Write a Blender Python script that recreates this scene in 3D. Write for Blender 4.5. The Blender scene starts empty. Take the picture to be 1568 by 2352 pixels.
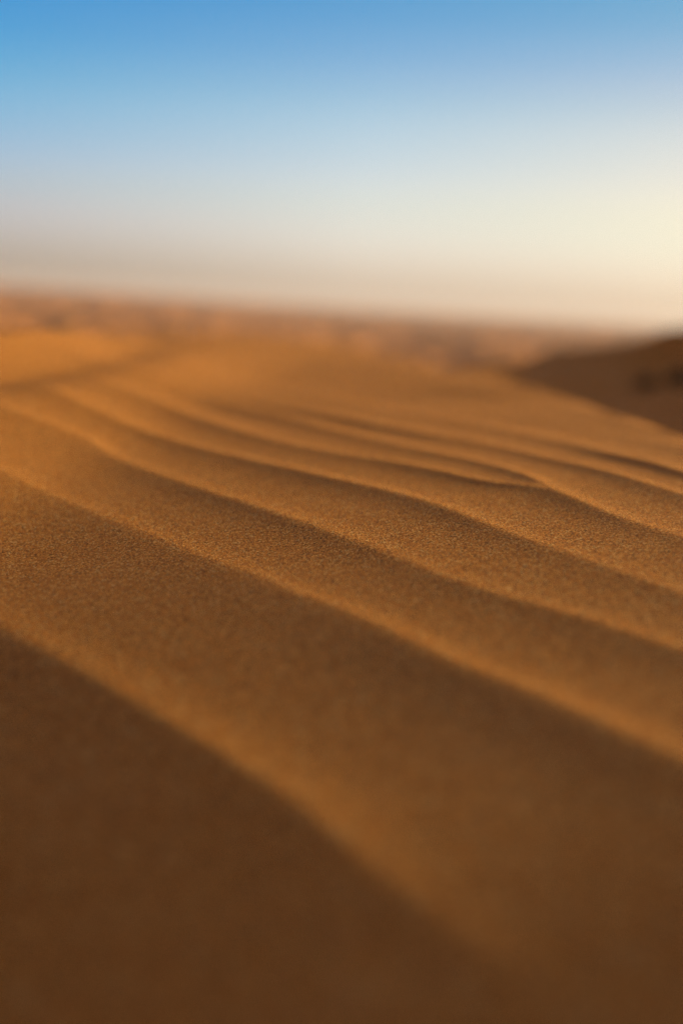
import bpy, math, random
import numpy as np

sc = bpy.context.scene
R = math.radians
col = sc.collection

# ------------------------------------------------------------------ parameters
CAM_H = 0.12                 # camera just above the sand
LENS, SENSOR = 50.0, 36.0
PITCH, ROLL = 8.33, 3.4
FSTOP = 2.65
SUN_EL, SUN_AZ = 12.0, 64.0   # azimuth from +Y towards +X
VALLEY_L, VALLEY_R, ROLL_K = 0.21, 0.018, 0.27
FAR_Z = -24.0                 # level of the dune sea below the crest we stand on

# ------------------------------------------------------------------ camera
cam_d = bpy.data.cameras.new("camera")
cam = bpy.data.objects.new("camera", cam_d)
col.objects.link(cam)
sc.camera = cam
cam_d.sensor_fit = 'VERTICAL'
cam_d.sensor_height = SENSOR
cam_d.lens = LENS
cam_d.clip_start = 0.01
cam_d.clip_end = 20000
cam_d.dof.use_dof = True
cam_d.dof.aperture_fstop = FSTOP
cam_d.dof.aperture_blades = 0
from mathutils import Matrix, Vector
rot = Matrix.Rotation(R(90 - PITCH), 3, 'X') @ Matrix.Rotation(R(ROLL), 3, 'Z')
cam.matrix_world = Matrix.Translation((0, 0, CAM_H)) @ rot.to_4x4()
RM = np.array(rot)
FPX = LENS / SENSOR * 2352.0


def ray(px, py):
    """direction (in survey pixels of a 1568 x 2352 print) -> world ray"""
    d = np.stack([(np.asarray(px, float) - 784) / FPX, (1176 - np.asarray(py, float)) / FPX,
                  -np.ones_like(np.asarray(px, float))], -1)
    return d @ RM.T


def at_depth(px, py, y):
    d = ray(px, py)
    t = y / d[1]
    return (d[0] * t, y, CAM_H + d[2] * t)


# ------------------------------------------------------------------ noise
def hash2(ix, iy, seed):
    h = (ix.astype(np.int64) * 374761393 + iy.astype(np.int64) * 668265263 + seed * 1442695041) & 0x7fffffff
    h = ((h ^ (h >> 13)) * 1274126177) & 0x7fffffff
    h = h ^ (h >> 16)
    return (h & 0xffff) / 65535.0


def gnoise(x, y, seed=0):
    ix = np.floor(x); iy = np.floor(y)
    fx = x - ix; fy = y - iy
    ux = fx * fx * fx * (fx * (fx * 6 - 15) + 10)
    uy = fy * fy * fy * (fy * (fy * 6 - 15) + 10)

    def g(dx, dy):
        a = hash2(ix + dx, iy + dy, seed) * 2 * math.pi
        return np.cos(a) * (fx - dx) + np.sin(a) * (fy - dy)
    a = g(0, 0) * (1 - ux) + g(1, 0) * ux
    b = g(0, 1) * (1 - ux) + g(1, 1) * ux
    return (a * (1 - uy) + b * uy) * 1.5


def fbm(x, y, octs, seed):
    v = 0; a = 1.0; f = 1.0
    for k in range(octs):
        v = v + a * gnoise(x * f, y * f, seed + 17 * k)
        a *= 0.5; f *= 2.03
    return v


def sstep(a, b, x):
    t = np.clip((x - a) / (b - a), 0, 1)
    return t * t * (3 - 2 * t)


def smax(a, b, k):
    h = np.clip(0.5 + 0.5 * (a - b) / k, 0, 1)
    return b * (1 - h) + a * h + k * h * (1 - h)


# ------------------------------------------------------------------ the crest we stand on
FOLD = []


def plateau(x, y):
    z = 0.006 * gnoise(x * 0.8 + 3, y * 0.8, 3) * sstep(0.8, 2.0, y)
    # a very shallow valley: its left flank faces the sun, the right one turns a little away
    q = np.interp(y, [0.4, 0.9, 1.2, 2.0, 3.2, 4.0], [-0.30, -0.24, -0.19, -0.14, -0.08, 0.0]) - x
    lf = np.sqrt(q * q + 0.05 ** 2)
    up = 0.5 * (q + lf)
    up = np.where(up < 0.30, up, 0.30 - 0.55 * (up - 0.30)) * (1 - 0.75 * sstep(2.0, 3.4, y))
    up = np.maximum(up, -0.3)
    z = z + VALLEY_L * up * sstep(0.3, 0.9, y) + VALLEY_R * np.minimum(0.5 * (lf - q), 0.6)
    # towards the viewer the crest rolls over and falls away from the sun
    c = np.clip(1.0 - (0.75 * x + 0.66 * y), 0, None)
    z = z - np.where(c < 0.85, 0.5 * ROLL_K * c * c, 0.5 * ROLL_K * 0.85 ** 2 + ROLL_K * 0.85 * (c - 0.85))
    c2 = np.clip(0.255 - (0.75 * x + 0.66 * y), 0, 0.18)
    z = z - 1.1 * c2 * c2
    # behind the camera an unseen dune slope is added to block skylight
    z = z + 0.68 * np.maximum(np.sqrt(np.maximum(-y - 0.10, 0) ** 2 + 0.2 ** 2) - 0.2, 0) * (1 - sstep(4, 9, -y)) 
    # right-hand brink, running almost along the view
    bx = np.interp(y, [-3, 0.5, 1.0, 1.29, 1.62, 1.83, 2.44, 3.3, 4.0], [0.72, 0.46, 0.35, 0.318, 0.305, 0.288, 0.245, 0.14, 0.0])
    bx = bx + 0.01 * gnoise(y * 2.1, y * 0, 8)
    dr = np.maximum(x - bx, 0)
    z = z - 0.64 * (np.sqrt(dr * dr + 0.045 ** 2) - 0.045)
    # far brink
    by = np.interp(x, [-4, -1.6, -0.85, -0.4, 0.0, 0.25, 0.6, 2], [3.0, 3.35, 3.55, 3.9, 4.2, 3.6, 3.3, 3.2]) + 0.07 * gnoise(x * 2.3, x * 0, 12)
    df = np.maximum(y - by, 0)
    z = z - 0.22 * (np.sqrt(df * df + 0.25 ** 2) - 0.25)
    # shallow fold on the left where the ripples end
    fx = np.interp(y, FOLD[0], FOLD[1]) if FOLD else x + 9
    q = x - fx
    q = q + 0.025
    fold = np.where(q > 0, np.exp(-(q / 0.055) ** 2), np.exp(-(q / 0.13) ** 2))
    z = z - 0.0135 * fold * sstep(1.1, 1.6, y) * (1 - sstep(2.3, 3.3, y))
    # the dune falls away to the left and behind
    z = z - 0.10 * np.maximum(-1.4 - x, 0) ** 1.2
    return z


def ground(px, py):
    """where the line of sight through a survey pixel meets the dune crest"""
    d = ray(px, py)
    t = -CAM_H / d[..., 2]
    for _ in range(60):
        z = plateau(d[..., 0] * t, d[..., 1] * t)
        t = 0.6 * t + 0.4 * np.clip((z - CAM_H) / d[..., 2], 0.1, 8)
    return np.stack([d[..., 0] * t, d[..., 1] * t], -1)


fd = ray(np.array([784.0]), np.array([1240.0]))
cam_d.dof.focus_distance = float(ground(np.array([784.0]), np.array([1240.0]))[0, 1] / fd[0, 1])   # depth of the sharp band
print('focus', cam_d.dof.focus_distance)

# ------------------------------------------------------------------ ripple crests (surveyed from the photograph)
CR = {
 'A': [(-300,1290),(0,1440),(120,1510),(300,1620),(475,1730),(650,1855),(760,1938),(870,2040),(960,2115),(1080,2205),(1200,2300),(1270,2352),(1500,2540)],
 'B': [(-200,1010),(0,1084),(85,1129),(225,1185),(320,1226),(450,1275),(575,1320),(650,1355),(784,1403),(900,1455),(970,1490),(1070,1535),(1200,1588),(1300,1635),(1430,1692),(1568,1755),(1800,1865)],
 'C': [(-100,900),(0,935),(100,972),(200,1010),(270,1058),(360,1092),(450,1126),(565,1162),(650,1188),(784,1236),(859,1263),(934,1293),(1009,1323),(1094,1353),(1219,1388),(1334,1418),(1434,1453),(1568,1500),(1800,1580)],
 'D': [(-60,845),(50,869),(115,889),(175,927),(240,954),(300,982),(370,1004),(450,1029),(550,1054),(650,1079),(725,1097),(784,1111),(884,1133),(984,1163),(1064,1188),(1134,1218),(1209,1243),(1284,1268),(1384,1303),(1484,1338),(1568,1370),(1800,1450)],
 'E': [(60,830),(165,854),(225,874),(320,909),(400,944),(500,979),(575,999),(650,1019),(784,1048),(884,1063),(984,1083),(1064,1103),(1134,1117),(1209,1123),(1249,1124),(1334,1159),(1434,1199),(1568,1239),(1800,1310)],
 'F': [(200,843),(300,866),(400,889),(475,914),(550,942),(650,964),(784,996),(884,1018),(984,1041),(1064,1058),(1134,1076),(1209,1098),(1249,1122),(1334,1158),(1434,1198),(1568,1238),(1800,1309)],
 'G': [(340,855),(475,890),(560,920),(650,940),(784,966),(884,985),(984,1003),(1084,1018),(1184,1040),(1284,1064),(1384,1086),(1484,1116),(1568,1143),(1800,1205)],
 'H': [(560,884),(700,912),(900,947),(1034,968),(1150,990),(1274,1018),(1384,1046),(1484,1068),(1568,1092),(1800,1150)],
 'I': [(760,890),(900,908),(1050,932),(1184,958),(1284,975),(1384,995),(1484,1015),(1568,1036),(1800,1088)],
}
fp = np.array([(-260, 935), (-120, 905), (0, 873), (60, 856), (150, 840), (230, 824), (320, 803), (400, 787)], float)
fg = ground(fp[:, 0], fp[:, 1])
EU = np.array([0.40, -0.9165])          # along the crests, towards the viewer
EV = np.array([-0.9165, -0.40])         # across them, downwind
UG = np.linspace(-4.5, 1.2, 1141)       # sampling of the along-crest coordinate
tracks = []
for k in 'IHGFEDCBA':
    p = np.array(CR[k], float)
    g = ground(p[:, 0], p[:, 1])
    u = g @ EU; v = g @ EV
    o = np.argsort(u); u = u[o]; v = v[o]
    vv = np.interp(UG, u, v)
    # continue beyond the survey with a gentle share of the end slope
    s0 = (v[2] - v[0]) / (u[2] - u[0]); s1 = (v[-1] - v[-3]) / (u[-1] - u[-3])
    lo = UG < u[0]; hi = UG > u[-1]
    vv[lo] = v[0] - s0 * 0.35 * (1 - np.exp((UG[lo] - u[0]) / 0.35))
    vv[hi] = v[-1] + s1 * 0.25 * (1 - np.exp(-(UG[hi] - u[-1]) / 0.25))
    tracks.append(vv)
fo = np.argsort(fg[:, 1])
FOLD = [fg[fo, 1], fg[fo, 0]]
print('fold', FOLD)
ker = np.exp(-0.5 * (np.arange(-8, 9) / 3.0) ** 2); ker /= ker.sum()
tracks = [np.convolve(np.pad(t, 8, mode='edge'), ker, 'valid') for t in tracks]
for i in range(1, len(tracks)):
    gap = 0.0006 if i == 4 else 0.03
    tracks[i] = np.maximum(tracks[i], tracks[i - 1] + gap)
first, last = tracks[0], tracks[-1]
before = [first - 0.072 * k - 0.018 * gnoise(UG * 2.2 + 31 * k, UG * 0 + k, 5) * min(k, 3) for k in range(1, 9)]
after = [last + 0.060 + 0.090 * k + 0.02 * gnoise(UG * 2.0 + 13 * k, UG * 0 + k, 9) for k in range(1, 9)]
tracks = before[::-1] + tracks + after
TR = np.array(tracks)
for i in range(1, len(TR)):
    TR[i] = np.maximum(TR[i], TR[i - 1] + 0.0005)
GAP = np.diff(TR, axis=0)
AMP = np.zeros_like(TR)
AMP[1:-1] = np.maximum(GAP[:-1], GAP[1:])
AMP[0] = GAP[0]; AMP[-1] = GAP[-1]
AMP = np.minimum(AMP, 0.09) * 0.032
LEE = 0.52


def ripples(x, y):
    wob = 0.004 * gnoise(x * 3.5, y * 3.5, 41) + 0.0012 * gnoise(x * 15, y * 15, 42)
    u = x * EU[0] + y * EU[1]
    v = x * EV[0] + y * EV[1] + wob
    fi = np.clip((u - UG[0]) / (UG[1] - UG[0]), 0, len(UG) - 1.001)
    i0 = fi.astype(int); w = fi - i0
    h = np.zeros_like(x)
    for k in range(len(TR) - 1):
        va = TR[k][i0] * (1 - w) + TR[k][i0 + 1] * w
        vb = TR[k + 1][i0] * (1 - w) + TR[k + 1][i0 + 1] * w
        m = (v >= va) & (v < vb)
        if not m.any():
            continue
        t = (v[m] - va[m]) / np.maximum(vb[m] - va[m], 1e-5)
        aa = (AMP[k][i0] * (1 - w) + AMP[k][i0 + 1] * w)[m]
        ab = (AMP[k + 1][i0] * (1 - w) + AMP[k + 1][i0 + 1] * w)[m]
        # cusped crests: hollow on both sides, the trough a little nearer the lee
        ta = np.sqrt(t * t + 0.05 ** 2) - 0.05
        tb = np.sqrt((1 - t) ** 2 + 0.035 ** 2) - 0.035
        drop = np.clip(1 - ta / LEE, 0, 1) ** 2.2
        rise = np.clip(1 - tb / (1 - LEE), 0, 1) ** 3.9
        hh = aa * drop + ab * rise
        rim = aa * (1 - t) + ab * t
        # narrow troughs stay shallow, so forks fade out softly
        h[m] = rim - (rim - hh) * np.clip((vb[m] - va[m]) / 0.065, 0, 1)
    var = 0.85 + 0.5 * gnoise(x * 3.1, y * 3.1, 77)
    return h * np.clip(var, 0.4, 1.3) * (0.36 + 0.44 * sstep(0.3, 0.65, y) + 0.42 * sstep(0.7, 1.2, y))


# ------------------------------------------------------------------ the sheltering dune at the right
RIDGE = np.array([  # unseen stretch, heights shaped to throw shade on the foreground
    (6.5, -10.0, 1.2), (7.0, -6.0, 1.8), (7.0, -2.0, 2.1), (6.9, 1.0, 2.1), (6.6, 2.6, 1.84), (6.2, 3.5, 1.39),
    (5.5, 4.1, 0.92), (4.5, 4.6, 0.62), (3.2, 5.0, 0.41), (2.3, 5.2, 0.28), (1.85, 5.5, 0.17)])
tail = [at_depth(1568, 752, 5.85), at_depth(1484, 765, 6.05), at_depth(1409, 783, 6.2), at_depth(1334, 792, 6.35),
        at_depth(1259, 809, 6.5), at_depth(1199, 838, 6.65), at_depth(1120, 880, 6.9), at_depth(1000, 935, 7.4)]
RIDGE = np.vstack([RIDGE, np.array(tail)])
# densify and smooth the brink line
tt = np.linspace(0, 1, len(RIDGE)); td = np.linspace(0, 1, 220)
RL = np.stack([np.interp(td, tt, RIDGE[:, j]) for j in range(3)], 1)
k5 = np.exp(-0.5 * (np.arange(-9, 10) / 3.0) ** 2); k5 /= k5.sum()
RL = np.stack([np.convolve(np.pad(RL[:, j], 9, mode='edge'), k5, 'valid') for j in range(3)], 1)


def ridge(x, y):
    """height of the dune: brink line RL, slip face towards the viewer, gentle windward back"""
    best = np.full(x.shape, 1e9); zc = np.zeros_like(x); side = np.zeros_like(x)
    for i in range(len(RL) - 1):
        a = RL[i]; b = RL[i + 1]
        ex, ey = b[0] - a[0], b[1] - a[1]
        l2 = ex * ex + ey * ey + 1e-12
        t = np.clip(((x - a[0]) * ex + (y - a[1]) * ey) / l2, 0, 1)
        qx = x - a[0] - t * ex; qy = y - a[1] - t * ey
        d = qx * qx + qy * qy
        m = d < best
        best = np.where(m, d, best)
        zc = np.where(m, a[2] + t * (b[2] - a[2]), zc)
        side = np.where(m, ex * qy - ey * qx, side)
    d = np.sqrt(best)
    # slip face at the angle of rest, then a long gentle apron
    ds = np.maximum((zc + 0.04) / 0.50, 0.14)
    front = smax(zc - 0.50 * np.sqrt(d * d + 0.03 ** 2) + 0.015, zc - 0.5 * ds - 0.085 * (d - ds) - 0.02 * np.maximum(d - 2.5, 0), 0.05)
    front = front + 0.006 * gnoise(x * 5, y * 5, 91) + 0.003 * np.sin((y * 0.8 + x * 1.6) * 30 + 2.5 * gnoise(x * 1.5, y * 1.5, 92)) * sstep(0.1, 0.5, d)
    back = zc - 0.16 * d - 0.01 * d * d
    return np.where(side > 0, front, np.maximum(back, -9))


def floor_far(r):
    return FAR_Z * sstep(4, 60, r) - 0.42


def near_z(x, y):
    r = np.hypot(x, y)
    p = plateau(x, y)
    f = sstep(-1.9, -1.4, x) * (1 - sstep(3.0, 4.4, y)) * (1 - sstep(0.30, 0.75, x - 0.16 * np.maximum(1.2 - y, 0)))
    f = f * (1 - sstep(2.4, 4.0, r) * 0.8)
    # ripples die out left of the fold
    f = f * (1 - 0.85 * sstep(0.0, 0.10, np.interp(y, FOLD[0], FOLD[1]) - x) * sstep(1.3, 1.9, y))
    p = p + ripples(x, y) * f
    rz = ridge(x, y)
    rz = rz + 0.02 * fbm(x * 2.0, y * 2.0, 3, 60) + 0.018 * gnoise(x * 4.5, y * 3.0, 61)
    z = smax(p, rz, 0.06)
    z = smax(z, floor_far(r) + 0.05 * fbm(x * 0.4, y * 0.4, 3, 66), 0.12)
    return z


def far_dunes(x, y):
    wx = x + 9 * gnoise(x / 55, y / 55, 101); wy = y + 9 * gnoise(x / 55 + 7, y / 55, 102)
    # barchanoid ridges: sharp-crested, facing the evening sun
    n = gnoise(wx / 7.5, wy / 20, 103)
    z = (3.0 + 1.6 * gnoise(x / 60, y / 80, 108)) * (1 - np.abs(n) * 2.0)
    n2 = gnoise(wx / 17 + 5, wy / 42, 104)
    z = z + 1.8 * (1 - np.abs(n2) * 1.8)
    z = z + 1.3 * gnoise(x / 170, y / 170, 105)
    z = z + 0.25 * fbm(x / 5, y / 5, 2, 106)
    r = np.hypot(x, y)
    left = sstep(0.02, -0.25, x / np.maximum(y, 1)) * sstep(400, 1200, r)
    z = z + left * (5.0 + 2.5 * gnoise(x / 70, y / 140, 107))
    return z - 4.2


def terrain(x, y):
    r = np.hypot(x, y)
    z = near_z(x, y)
    w = sstep(18, 90, r)
    far = far_dunes(x, y)
    return z + far * w


# ------------------------------------------------------------------ sheets of ground, finer near the viewpoint
def build_sheet(name, radii, mat):
    a = np.concatenate([np.arange(-180, -26, 0.6), np.arange(-26, 26, 0.13), np.arange(26, 180, 0.6)])
    th = np.radians(a)
    nr, na = len(radii), len(th)
    rr, tg = np.meshgrid(radii, th, indexing='ij')
    x = (rr * np.sin(tg)).ravel(); y = (rr * np.cos(tg)).ravel()
    z = terrain(x, y)
    co = np.stack([x, y, z], 1).astype(np.float32)
    i, j = np.meshgrid(np.arange(nr - 1), np.arange(na), indexing='ij')
    j2 = (j + 1) % na
    q = np.stack([i * na + j, i * na + j2, (i + 1) * na + j2, (i + 1) * na + j], -1).reshape(-1, 4)
    q = q[:, ::-1]
    me = bpy.data.meshes.new(name)
    me.vertices.add(len(co)); me.vertices.foreach_set('co', co.ravel())
    me.loops.add(q.size); me.loops.foreach_set('vertex_index', q.ravel().astype(np.int32))
    me.polygons.add(len(q)); me.polygons.foreach_set('loop_start', (np.arange(len(q)) * 4).astype(np.int32))
    me.polygons.foreach_set('use_smooth', np.ones(len(q), bool))
    me.update(calc_edges=True); me.validate()
    me.materials.append(mat)
    ob = bpy.data.objects.new(name, me); col.objects.link(ob)
    ob['kind'] = 'structure'
    return ob


# ------------------------------------------------------------------ materials
class NT:
    def __init__(s, tree):
        s.t = tree; s.t.nodes.clear()

    def n(s, typ, **kw):
        nd = s.t.nodes.new(typ)
        for k, v in kw.items():
            if k.startswith('i_'):
                key = k[2:].replace('_', ' ')
                nd.inputs[key].default_value = v
            else:
                setattr(nd, k, v)
        return nd

    def l(s, a, b):
        s.t.links.new(a, b)

    def math(s, op, a, b=None, clamp=False):
        nd = s.t.nodes.new('ShaderNodeMath'); nd.operation = op; nd.use_clamp = clamp
        for k, v in enumerate((a, b)):
            if v is None:
                continue
            if isinstance(v, (int, float)):
                nd.inputs[k].default_value = v
            else:
                s.l(v, nd.inputs[k])
        return nd.outputs[0]

    def mix(s, f, a, b, blend='MIX'):
        nd = s.t.nodes.new('ShaderNodeMix'); nd.data_type = 'RGBA'; nd.blend_type = blend
        for k, v in ((0, f), (6, a), (7, b)):
            if isinstance(v, (int, float)):
                nd.inputs[k].default_value = v
            elif isinstance(v, tuple):
                nd.inputs[k].default_value = v if len(v) == 4 else (*v, 1)
            else:
                s.l(v, nd.inputs[k])
        return nd.outputs[2]


SAND_DARK = (0.17, 0.052, 0.007)
SAND = (0.67, 0.236, 0.040)
SAND_LIGHT = (0.95, 0.56, 0.16)


def sand_material(name, grains=True):
    m = bpy.data.materials.new(name); m.use_nodes = True
    t = NT(m.node_tree)
    out = t.n('ShaderNodeOutputMaterial')
    bsdf = t.n('ShaderNodeBsdfPrincipled')
    bsdf.inputs['Roughness'].default_value = 0.85
    bsdf.inputs['Specular IOR Level'].default_value = 0.12
    t.l(bsdf.outputs[0], out.inputs[0])
    tc = t.n('ShaderNodeTexCoord')
    co = tc.outputs['Object']
    if grains:
        # every grain its own tone
        v = t.n('ShaderNodeTexVoronoi', i_Scale=1350.0); t.l(co, v.inputs['Vector'])
        sep = t.n('ShaderNodeSeparateColor'); t.l(v.outputs['Color'], sep.inputs[0])
        ramp = t.n('ShaderNodeValToRGB')
        e = ramp.color_ramp.elements
        e[0].position = 0.0; e[0].color = (*SAND_DARK, 1)
        e[1].position = 1.0; e[1].color = (*SAND_LIGHT, 1)
        k = e.new(0.30); k.color = (0.44, 0.150, 0.021, 1)
        k = e.new(0.62); k.color = (*SAND, 1)
        k = e.new(0.86); k.color = (0.78, 0.33, 0.060, 1)
        t.l(sep.outputs[0], ramp.inputs[0])
        c = ramp.outputs[0]
        # faint sorting of coarse and fine grains in patches
        n1 = t.n('ShaderNodeTexNoise', i_Scale=60.0, i_Detail=4.0); t.l(co, n1.inputs['Vector'])
        f1 = t.math('MULTIPLY', t.math('SUBTRACT', n1.outputs[0], 0.42, True), 0.9)
        c = t.mix(f1, c, (0.56, 0.208, 0.034))
        v2 = t.n('ShaderNodeTexVoronoi', i_Scale=820.0); t.l(co, v2.inputs['Vector'])
        sep2 = t.n('ShaderNodeSeparateColor'); t.l(v2.outputs['Color'], sep2.inputs[0])
        c = t.mix(t.math('MULTIPLY', t.math('GREATER_THAN', sep2.outputs[0], 0.90), 0.6), c, (0.10, 0.045, 0.018))
        c = t.mix(t.math('MULTIPLY', t.math('GREATER_THAN', sep2.outputs[1], 0.93), 0.6), c, (0.92, 0.60, 0.24))
        n3 = t.n('ShaderNodeTexNoise', i_Scale=5.0, i_Detail=3.0); t.l(co, n3.inputs['Vector'])
        c = t.mix(t.math('MULTIPLY', t.math('SUBTRACT', n3.outputs[0], 0.45, True), 1.3), c, (0.63, 0.255, 0.062))
        t.l(c, bsdf.inputs['Base Color'])
        # relief of the grains
        n2 = t.n('ShaderNodeTexNoise', i_Scale=420.0, i_Detail=3.0); t.l(co, n2.inputs['Vector'])
        hh = t.math('ADD', t.math('MULTIPLY', v.outputs['Distance'], -1.0), t.math('MULTIPLY', n2.outputs[0], 1.4))
        b = t.n('ShaderNodeBump', i_Strength=1.0, i_Distance=0.0006); t.l(hh, b.inputs['Height'])
        t.l(b.outputs[0], bsdf.inputs['Normal'])
    else:
        n1 = t.n('ShaderNodeTexNoise', i_Scale=0.05, i_Detail=6.0); t.l(co, n1.inputs['Vector'])
        c = t.mix(n1.outputs[0], (0.50, 0.19, 0.050), (0.68, 0.28, 0.075))
        t.l(c, bsdf.inputs['Base Color'])
        n2 = t.n('ShaderNodeTexNoise', i_Scale=1.2, i_Detail=5.0); t.l(co, n2.inputs['Vector'])
        b = t.n('ShaderNodeBump', i_Strength=0.4, i_Distance=0.3); t.l(n2.outputs[0], b.inputs['Height'])
        t.l(b.outputs[0], bsdf.inputs['Normal'])
    return m


near_mat = sand_material('grainy_sand', True)
far_mat = sand_material('distant_sand', False)

lnr = np.concatenate([[0.02, 0.05, 0.08], np.exp(np.arange(math.log(0.11), math.log(5.0), 0.0048)),
                      np.exp(np.arange(math.log(5.0), math.log(24.0), 0.010))])
R_SPLIT = 24.0
near_r = np.concatenate([lnr[lnr < R_SPLIT - 0.1], [R_SPLIT]])
far_r = np.concatenate([np.exp(np.arange(math.log(R_SPLIT), math.log(5000), 0.0056)), [5000.0]])
sand_ground = build_sheet('sand_ground', near_r, near_mat)
distant = build_sheet('distant_dunes', far_r, far_mat)

# ------------------------------------------------------------------ desert shrubs at the edge of the dune
bark = bpy.data.materials.new('dry_stem'); bark.use_nodes = True
leaf = bpy.data.materials.new('dusty_leaf'); leaf.use_nodes = True
for m, ca, cb in ((bark, (0.10, 0.06, 0.035), (0.17, 0.11, 0.07)), (leaf, (0.11, 0.062, 0.027), (0.19, 0.110, 0.048))):
    t = NT(m.node_tree)
    out = t.n('ShaderNodeOutputMaterial'); bs = t.n('ShaderNodeBsdfPrincipled', i_Roughness=0.9)
    nz = t.n('ShaderNodeTexNoise', i_Scale=14.0, i_Detail=3.0)
    tc = t.n('ShaderNodeTexCoord'); t.l(tc.outputs['Object'], nz.inputs['Vector'])
    t.l(t.mix(nz.outputs[0], ca, cb), bs.inputs['Base Color']); t.l(bs.outputs[0], out.inputs[0])


def shrub(x, y, size, seed, label):
    rnd = random.Random(seed)
    z = float(terrain(np.array([x]), np.array([y]))[0])
    root = bpy.data.objects.new('desert_shrub', None); col.objects.link(root)
    root.location = (x, y, z - 0.02)
    root['label'] = label; root['category'] = 'shrub'; root['group'] = 'dark shrubs and tufts on the dunes'
    sv, sf, lv, lf = [], [], [], []

    def limb(p, d, ln, rad, depth):
        n = 5
        prev = None
        for k in range(4):
            q = p + d * (ln * k / 3) + Vector((0, 0, 0.06 * ln * math.sin(k / 3 * 2)))
            rr = rad * (1 - 0.55 * k / 3)
            a = d.orthogonal().normalized(); b = d.cross(a).normalized()
            ring = []
            for s in range(n):
                an = 2 * math.pi * s / n
                sv.append(q + a * math.cos(an) * rr + b * math.sin(an) * rr); ring.append(len(sv) - 1)
            if prev:
                for s in range(n):
                    sf.append((prev[s], prev[(s + 1) % n], ring[(s + 1) % n], ring[s]))
            prev = ring
        end = p + d * ln
        if depth < 2:
            for _ in range(4):
                dd = (d + Vector((rnd.uniform(-.8, .8), rnd.uniform(-.8, .8), rnd.uniform(-.2, .6)))).normalized()
                limb(p + d * ln * rnd.uniform(.55, 1), dd, ln * rnd.uniform(.5, .75), rad * .5, depth + 1)
        if depth >= 1:
            for _ in range(46):
                c = end + Vector((rnd.gauss(0, .13), rnd.gauss(0, .13), rnd.gauss(0, .11))) * size
                a = Vector((rnd.gauss(0, 1), rnd.gauss(0, 1), rnd.gauss(0, 1))).normalized()
                b = a.orthogonal().normalized(); s = size * rnd.uniform(.018, .04)
                i = len(lv)
                lv.extend([c - a * s * 2, c + b * s, c + a * s * 2, c - b * s]); lf.append((i, i + 1, i + 2, i + 3))
    for k in range(7):
        an = 2 * math.pi * k / 7 + rnd.uniform(-.3, .3); el = rnd.uniform(.5, 1.2)
        limb(Vector((0, 0, 0)), Vector((math.cos(an) * math.cos(el), math.sin(an) * math.cos(el), math.sin(el))), size * rnd.uniform(.3, .5), size * .025, 0)
    for nm, vs, fs, mt in (('trunk', sv, sf, bark), ('crown', lv, lf, leaf)):
        me = bpy.data.meshes.new(nm); me.from_pydata([tuple(v) for v in vs], [], fs); me.update()
        me.materials.append(mt)
        o = bpy.data.objects.new(nm, me); col.objects.link(o); o.parent = root
    return root


def shrub_at(px, py, size, seed, label, start=20):
    """root the shrub where the line of sight through a survey pixel first meets the far sand"""
    d = ray(px, py)
    ts = np.exp(np.linspace(math.log(start), math.log(3500), 1500))
    x, y, z = d[0] * ts, d[1] * ts, CAM_H + d[2] * ts
    hit = np.nonzero(terrain(x, y) > z)[0]
    k = hit[0] if len(hit) else 700
    print('shrub', x[k], y[k], z[k])
    shrub(float(x[k]), float(y[k]), size * float(y[k]) / FPX, seed, label)


shrub_at(155, 757, 34, 3, 'dark blurred desert shrub furthest left at the foot of the pink dunes')
shrub_at(402, 778, 30, 8, 'dark blurred desert shrub just above the end of the dark fold in the orange sand')

shrub_at(1482, 891, 36, 21, 'small dark dry tuft in the middle of the shaded slope at right', 3.0)
shrub_at(1562, 884, 48, 27, 'dark dry tuft cut by the right edge of the picture on the shaded slope', 3.0)

# ------------------------------------------------------------------ air
HAZE = 0.00024
if HAZE > 0:
    import bmesh
    bm = bmesh.new(); bmesh.ops.create_cube(bm, size=1)
    me = bpy.data.meshes.new('haze'); bm.to_mesh(me); bm.free()
    hz = bpy.data.objects.new('haze', me); col.objects.link(hz)
    hz.scale = (10800, 10800, 74); hz.location = (0, 0, -14)
    hz['kind'] = 'stuff'
    m = bpy.data.materials.new('dusty_air'); m.use_nodes = True
    t = NT(m.node_tree); out = t.n('ShaderNodeOutputMaterial')
    pv = t.n('ShaderNodeVolumePrincipled', i_Density=HAZE, i_Anisotropy=0.3); pv.inputs['Color'].default_value = (0.76, 0.79, 0.98, 1)
    t.l(pv.outputs[0], out.inputs['Volume']); me.materials.append(m)

# ------------------------------------------------------------------ sky and sun
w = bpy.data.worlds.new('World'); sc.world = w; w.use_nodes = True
t = NT(w.node_tree)
out = t.n('ShaderNodeOutputWorld'); bg = t.n('ShaderNodeBackground')
tc = t.n('ShaderNodeTexCoord')
sepv = t.n('ShaderNodeSeparateXYZ'); t.l(tc.outputs['Generated'], sepv.inputs[0])
com = t.n('ShaderNodeCombineXYZ')
t.l(sepv.outputs[0], com.inputs[0]); t.l(sepv.outputs[1], com.inputs[1])
t.l(sepv.outputs[2], com.inputs[2])
nrm = t.n('ShaderNodeVectorMath', operation='NORMALIZE'); t.l(com.outputs[0], nrm.inputs[0])
sky = t.n('ShaderNodeTexSky'); sky.sky_type = 'NISHITA'; sky.sun_disc = False
sky.sun_elevation = R(SUN_EL); sky.sun_rotation = R(SUN_AZ)
sky.air_density = 1.0; sky.dust_density = 1.0; sky.ozone_density = 2.0
t.l(nrm.outputs[0], sky.inputs[0])
grade = t.n('ShaderNodeValToRGB')
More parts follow.
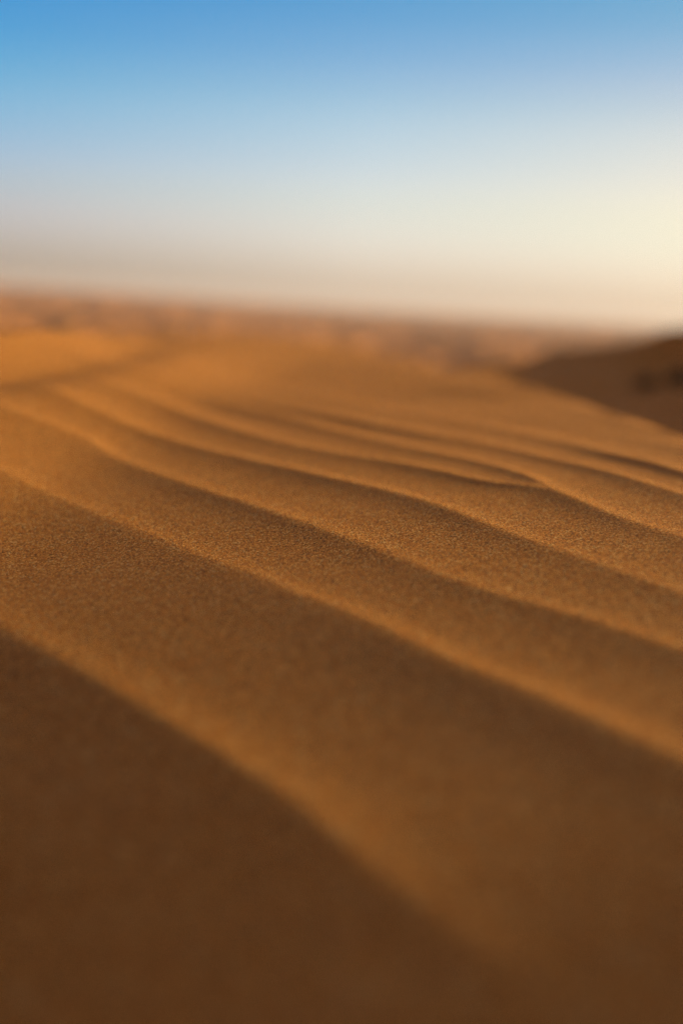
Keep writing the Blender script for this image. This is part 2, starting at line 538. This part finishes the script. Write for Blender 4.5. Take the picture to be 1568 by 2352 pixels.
GR = [(0.3, (.92, .89, 1.20)), (2, (1.00, .935, 1.22)), (3.7, (1.01, .915, 1.05)), (5.2, (.95, .874, .99)),
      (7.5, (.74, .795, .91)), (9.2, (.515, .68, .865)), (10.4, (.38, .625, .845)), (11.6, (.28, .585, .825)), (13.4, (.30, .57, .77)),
      (20, (.97, .71, .57)), (32, (1.0, .70, .54))]  # upper stops, above the view: warm tint added to light the shaded sand
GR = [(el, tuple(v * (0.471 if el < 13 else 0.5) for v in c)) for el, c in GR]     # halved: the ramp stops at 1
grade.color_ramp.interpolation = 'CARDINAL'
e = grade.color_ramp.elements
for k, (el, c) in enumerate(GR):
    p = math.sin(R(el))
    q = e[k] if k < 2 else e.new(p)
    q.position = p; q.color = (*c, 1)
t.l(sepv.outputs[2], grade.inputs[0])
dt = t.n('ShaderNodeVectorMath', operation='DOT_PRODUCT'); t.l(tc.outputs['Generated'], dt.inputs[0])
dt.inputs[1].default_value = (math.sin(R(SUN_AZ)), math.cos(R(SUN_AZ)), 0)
# opposite the sun the sky is tinted warm, added fill for shaded slopes
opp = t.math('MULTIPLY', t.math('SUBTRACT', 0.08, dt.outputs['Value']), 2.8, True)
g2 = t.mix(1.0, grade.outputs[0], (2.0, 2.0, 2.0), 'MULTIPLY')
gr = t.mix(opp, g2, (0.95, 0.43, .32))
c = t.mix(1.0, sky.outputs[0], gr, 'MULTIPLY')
# away from the sun the blue is purer
az = t.math('MULTIPLY', t.math('SUBTRACT', dt.outputs['Value'], 0.44), 2.0)
az = t.math('MINIMUM', t.math('MAXIMUM', az, -0.5), 0.45)
az = t.math('MULTIPLY', az, t.math('MULTIPLY', t.math('SUBTRACT', 0.38, sepv.outputs[2]), 6.0, True))
wl = t.math('MULTIPLY', sepv.outputs[2], 12.0, True)
wh = t.math('MULTIPLY', t.math('SUBTRACT', sepv.outputs[2], 0.05), 9.0, True)
sp = t.n('ShaderNodeSeparateColor'); t.l(c, sp.inputs[0])
cb = t.n('ShaderNodeCombineColor')
dim = t.math('MULTIPLY', t.math('MULTIPLY', t.math('MINIMUM', az, 0.0), 0.42), t.math('SUBTRACT', 1.0, t.math('MULTIPLY', sepv.outputs[2], 4.0), True))
glow = t.math('MULTIPLY', t.math('MULTIPLY', t.math('MAXIMUM', az, 0.0), -0.34), t.math('SUBTRACT', 1.0, t.math('MULTIPLY', sepv.outputs[2], 6.0), True))
for k, (f, wt) in enumerate(((1.0, wh), (-0.02, wh), (-0.42, wl))):
    g = t.math('ADD', t.math('MULTIPLY', t.math('MULTIPLY', az, wt), f), dim)
    g = t.math('ADD', g, glow)
    t.l(t.math('MULTIPLY', sp.outputs[k], t.math('ADD', g, 1.0)), cb.inputs[k])
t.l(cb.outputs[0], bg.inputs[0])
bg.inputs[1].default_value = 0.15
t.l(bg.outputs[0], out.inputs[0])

ld = bpy.data.lights.new('sun', 'SUN'); lo = bpy.data.objects.new('sun', ld); col.objects.link(lo)
ld.energy = 5.0; ld.angle = R(0.53); ld.color = (1.0, 0.77, 0.34)
sd = Vector((math.sin(R(SUN_AZ)) * math.cos(R(SUN_EL)), math.cos(R(SUN_AZ)) * math.cos(R(SUN_EL)), math.sin(R(SUN_EL))))
lo.rotation_euler = sd.to_track_quat('Z', 'Y').to_euler()
lo.location = (60, 30, 20)

# ------------------------------------------------------------------ render settings
sc.view_settings.view_transform = 'Standard'; sc.view_settings.look = 'None'
sc.view_settings.exposure = 0.50; sc.view_settings.gamma = 1.0
sc.cycles.max_bounces = 8; sc.cycles.volume_bounces = 1
sc.cycles.use_denoising = True
sc.cycles.denoiser = 'OPENIMAGEDENOISE'
sc.cycles.denoising_input_passes = 'RGB_ALBEDO_NORMAL'
sc.cycles.denoising_prefilter = 'FAST'
